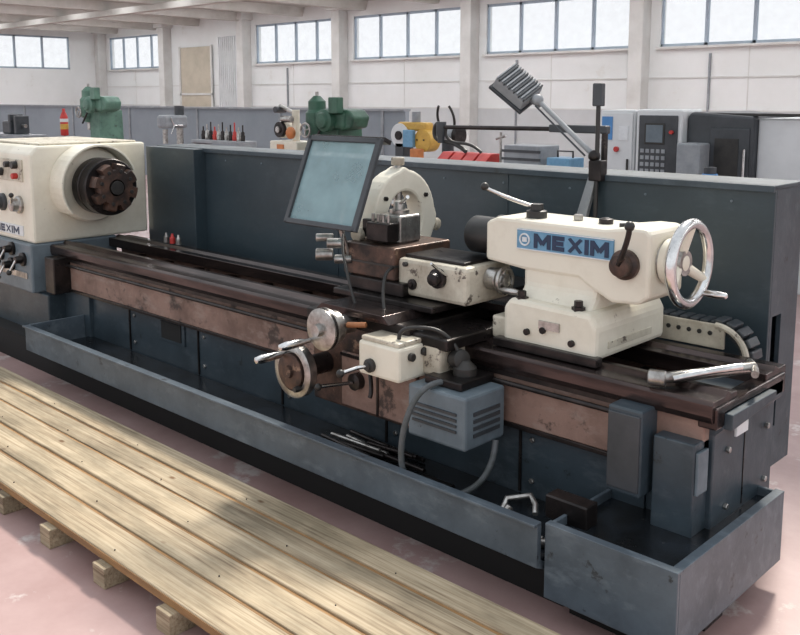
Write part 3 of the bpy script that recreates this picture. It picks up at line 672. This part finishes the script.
cyl('stand',(-18.4,9,0),(-18.4,9,1.15),.03,GRAYP,g); cyl('foot',(-18.4,9,0),(-18.4,9,.04),.2,GRAYP,g)
rev('bottle',(-18.4,9,1.12),(0,0,1),[(0,.07),(.02,.08),(.38,.08),(.46,.05),(.5,.03),(.56,.03)],REDP,g,24); cyl('band',(-18.4,9,1.25),(-18.4,9,1.36),.083,YELLOW,g)
cyl('band_b',(-18.4,9,1.40),(-18.4,9,1.47),.083,WHITEP,g)
def bench(g,x0,x1,y0,y1,z,m):
    box('top',x0,x1,y0,y1,z-.05,z,m,g,.005)
    boxes('legs',[(x,x+.07,y,y+.07,0,z-.05) for x in (x0+.03,x1-.1) for y in (y0+.03,y1-.1)],m,g)
g=empty('fitting_table'); bench(g,-21.5,-19.0,8.4,8.9,1.12,GRAYP)
g=empty('bench_vise')
box('body',-20.3,-19.9,8.5,8.8,1.125,1.40,DGRAYP,g,.03); cyl('screw',(-19.9,8.65,1.3),(-19.45,8.65,1.3),.04,STEEL,g); box('jaw',-19.72,-19.6,8.5,8.8,1.125,1.52,DGRAYP,g,.02); box('jaw_fixed',-20.0,-19.88,8.5,8.8,1.38,1.55,DGRAYP,g,.02)
g=empty('drill_press'); x,y=-14.2,9
box('base',x-.3,x+.3,y-.3,y+.3,0,.1,GRAYP,g,.01); cyl('column',(x,y+.1,0),(x,y+.1,1.6),.06,STEEL,g)
box('head',x-.13,x+.13,y-.3,y+.2,1.37,1.60,GRAYP,g,.05); cyl('motor',(x,y+.1,1.55),(x,y+.1,1.76),.085,DGRAYP,g); cyl('quill',(x,y-.2,1.1),(x,y-.2,1.35),.045,STEEL,g)
box('table',x-.25,x+.25,y-.35,y+.1,.9,.95,STEEL,g,.01)
for k in range(3):
    t=k*2.1; cyl('feed_handle_%d'%k,(x+.14,y-.1,1.42),(x+.16,y-.1+.16*math.cos(t),1.42+.16*math.sin(t)),.012,CHROME,g)
g=empty('tool_holder_rack'); x0=-13.4
box('shelf',x0,x0+1.3,8.8,9.2,1.15,1.2,GRAYP,g,.005); boxes('legs',[(x0,x0+.05,8.8,9.2,0,1.15),(x0+1.25,x0+1.3,8.8,9.2,0,1.15)],GRAYP,g)
for i in range(11):
    rev('tool_holder_%d'%(i+1),(x0+.08+i*.112,9,1.2),(0,0,1),[(0,.035),(.08,.04),(.10,.03),(.14,.03),(.16,.012),(.22+.04*(i%3),.012)],(DARKST,STEEL,DARKST,REDP,STEEL)[i%5],g,14)
g=empty('tool_grinder'); x,y=-10.95,9
box('pedestal',x-.25,x+.25,y-.25,y+.25,0,1.05,GREENP,g,.03); box('bed',x-.3,x+.35,y-.2,y+.2,1.05,1.25,CREAM,g,.02)
cyl('wheel_head',(x-.12,y-.1,1.42),(x-.12,y+.2,1.42),.13,CREAM,g); cyl('wheel',(x-.12,y-.16,1.42),(x-.12,y-.1,1.42),.12,DARKST,g); cyl('wheel_hub',(x-.12,y-.19,1.42),(x-.12,y-.15,1.42),.05,STEEL,g)
cyl('column',(x+.1,y,1.25),(x+.1,y,1.72),.06,CREAM,g); cyl('swivel_arm',(x+.1,y,1.66),(x-.28,y,1.78),.03,STEEL,g); rev('dial',(x+.24,y-.24,1.38),(0,-1,0),[(-.04,.09),(.0,.09),(.02,.07),(.04,.03)],ORANGE,g)
cyl('knob',(x-.28,y-.1,1.72),(x-.28,y+.1,1.72),.05,DGRAYP,g); box('scale_plate',x-.1,x+.05,y-.22,y-.2,1.1,1.2,ORANGE,g)
cyl('spindle',(x-.1,y-.1,1.58),(x+.12,y-.1,1.58),.05,STEEL,g)
g=empty('band_saw'); x,y=-8.35,9
box('base',x-.4,x+.4,y-.3,y+.3,0,.95,GRAYP,g,.02); box('vise_table',x-.4,x+.4,y-.3,y+.3,.95,1.05,STEEL,g,.01)
box('upper_arm',x-.28,x+.25,y-.08,y+.08,1.46,1.58,YELLOW,g,.03)
cyl('wheel_housing_a',(x-.22,y-.1,1.40),(x-.22,y+.1,1.40),.16,WHITEP,g); cyl('wheel_housing_b',(x+.2,y-.1,1.34),(x+.2,y+.1,1.34),.15,YELLOW,g)
box('panel',x-.10,x+.08,y-.16,y-.1,1.25,1.48,SIGNB,g,.01); box('motor',x+.1,x+.26,y-.24,y-.12,1.06,1.24,ORANGE,g,.02)
box('pivot',x-.3,x-.14,y-.1,y+.1,1.05,1.3,DGRAYP,g,.01); cyl('gauge',(x-.22,y-.13,1.40),(x-.22,y-.1,1.40),.06,DARKST,g)
cyl('top_motor',(x,y,1.58),(x,y,1.72),.06,GRAYP,g); boxes('cover_bolts',[(x-.26+k*.12,x-.24+k*.12,y-.11,y-.1,1.34,1.36) for k in range(5)],DARKST,g)
g=empty('bench_grinder'); x,y=-9.0,10.4
cyl('pedestal',(x,y,0),(x,y,1.25),.09,DGRAYP,g); cyl('foot',(x,y,0),(x,y,.05),.22,DGRAYP,g); cyl('motor',(x-.16,y,1.35),(x+.16,y,1.35),.12,GRAYP,g)
for k,s in enumerate((-1,1)):
    cyl('wheel_%d'%k,(x+s*.18,y,1.35),(x+s*.25,y,1.35),.14,DARKST,g); tube('shield_arm_%d'%k,[(x+s*.1,y,1.4),(x+s*.22,y-.05,1.6),(x+s*.1,y-.1,1.78)],.02,BLACK,g)
g=empty('workbench'); bench(g,-7.65,-5.5,8.3,9.1,1.08,GRAYP)
for i in range(4):
    b=empty('red_storage_bin'); x=-7.5+i*.2; y=8.45
    prism('shell',[(y,1.082),(y+.3,1.082),(y+.3,1.24),(y+.12,1.24),(y,1.15)],'x',x,x+.17,REDP,b,.006)
    box('label',x+.04,x+.13,y-.004,y+.002,1.10,1.14,WHITEP,b)
g=empty('parts_box'); box('body',-6.5,-6.0,8.5,8.9,1.082,1.36,GRAYP,g,.01); boxes('rails',[(-6.52,-5.98,8.49,8.5,1.10,1.13),(-6.52,-5.98,8.49,8.5,1.19,1.22),(-6.52,-5.98,8.49,8.5,1.28,1.31)],DGRAYP,g)
g=empty('toolbox'); box('body',-5.9,-5.6,8.5,8.8,1.082,1.24,SIGNB,g,.01); tube('handle',[(-5.85,8.65,1.24),(-5.85,8.65,1.31),(-5.65,8.65,1.31),(-5.65,8.65,1.24)],.012,BLACK,g,False)
g=empty('surface_gauge'); cyl('base',(-6.62,8.6,1.082),(-6.62,8.6,1.14),.07,DARKST,g); cyl('rod',(-6.62,8.6,1.14),(-6.62,8.6,1.5),.015,STEEL,g); cyl('arm',(-6.69,8.6,1.42),(-6.55,8.6,1.46),.015,STEEL,g)
g=empty('electrical_cabinet')
box('body',-5.40,-4.98,8.8,9.3,0,1.77,WHITEP,g,.01); box('door_sheet',-5.38,-5.0,8.78,8.8,.1,1.74,WHITEP,g,.006)
box('blue_band',-5.37,-5.24,8.772,8.78,1.45,1.70,SKYB,g); box('notice',-5.16,-5.05,8.772,8.78,1.45,1.6,SIGNW,g); cyl('handle',(-5.04,8.76,1.1),(-5.04,8.76,1.25),.012,BLACK,g)
cyl('emergency_button',(-5.18,8.78,1.35),(-5.18,8.75,1.35),.03,REDP,g)
g=empty('cnc_turning_center')
box('control_tower',-4.94,-4.42,8.75,9.2,0,1.78,WHITEP,g,.02); box('control_face',-4.90,-4.46,8.735,8.75,1.05,1.72,DGRAYP,g,.01)
box('screen',-4.83,-4.60,8.728,8.736,1.42,1.64,BLACK,g,.004); box('screen_glass',-4.81,-4.62,8.724,8.729,1.44,1.62,BLUEM,g,.002)
boxes('keypad',[(-4.87+i*.06,-4.83+i*.06,8.728,8.736,1.12+j*.07,1.16+j*.07) for i in range(5) for j in range(4)],GRAYP,g)
cyl('stop_button',(-4.52,8.735,1.55),(-4.52,8.70,1.55),.02,REDP,g)
prism('enclosure',[(-4.42,0),(-3.72,0),(-3.72,1.72),(-4.38,1.76),(-4.42,1.7)],'y',8.85,10.2,DGRAYP,g,.03)
box('door_sheet',-4.15,-3.75,8.82,8.85,.5,1.6,DGRAYP,g,.01); box('door_window',-4.1,-3.85,8.815,8.822,1.1,1.5,BLACK,g,.01); cyl('door_handle',(-3.78,8.79,1.0),(-3.78,8.79,1.4),.012,CHROME,g)
box('roof_edge',-4.3,-2.2,8.9,9.0,1.72,1.75,BLACK,g,.005)
box('rear_cabinet',-3.72,-2.2,8.95,10.1,0,1.70,WHITEP,g,.02)
box('side_unit',-4.40,-4.15,8.6,8.85,0,1.45,GRAYP,g,.02)
g=empty('coolant_motor'); cyl('body',(-3.7,7.9,1.0),(-3.7,7.9,1.22),.07,SKYB,g); cyl('cap',(-3.7,7.9,1.22),(-3.7,7.9,1.28),.055,DGRAYP,g); box('stand',-3.9,-3.5,7.7,8.1,0,1.0,GRAYP,g,.01)

# ================================================================== LIGHT
w=bpy.data.worlds.new('World'); S.world=w; w.use_nodes=True
nt=w.node_tree; bg=nt.nodes['Background']
tc=nt.nodes.new('ShaderNodeTexCoord'); sx=nt.nodes.new('ShaderNodeSeparateXYZ'); rp=nt.nodes.new('ShaderNodeValToRGB')
nt.links.new(tc.outputs['Generated'],sx.inputs[0]); nt.links.new(sx.outputs['Z'],rp.inputs[0]); nt.links.new(rp.outputs[0],bg.inputs[0])
rp.color_ramp.elements[0].color=(0.92,0.94,0.97,1); rp.color_ramp.elements[1].color=(0.84,0.89,0.95,1)
bg.inputs[1].default_value=1.05
def sun(name,dirv,e,ang,col):
    l=bpy.data.lights.new(name,'SUN'); l.energy=e; l.angle=math.radians(ang); l.color=col
    o=bpy.data.objects.new(name,l); o.rotation_euler=Vector(dirv).to_track_quat('-Z','Y').to_euler(); COL.objects.link(o)
sun('sun',(.18,-.62,-.76),4.5,8,(1,.94,.84))

# ================================================================== CAMERA
cam=bpy.data.cameras.new('camera'); co=bpy.data.objects.new('camera',cam); COL.objects.link(co)
p=math.radians(8.1)
Fh=Vector((-.693,.721,0)).normalized()
co.location=(0,0,1.9)
co.rotation_euler=(Fh*math.cos(p)-Vector((0,0,1))*math.sin(p)).to_track_quat('-Z','Y').to_euler()
cam.sensor_width=36; cam.lens=913.6/800*36; cam.shift_y=-.112; cam.clip_start=.05; cam.clip_end=300
S.camera=co
S.view_settings.view_transform='Standard'
try: S.view_settings.look='None'
except: pass
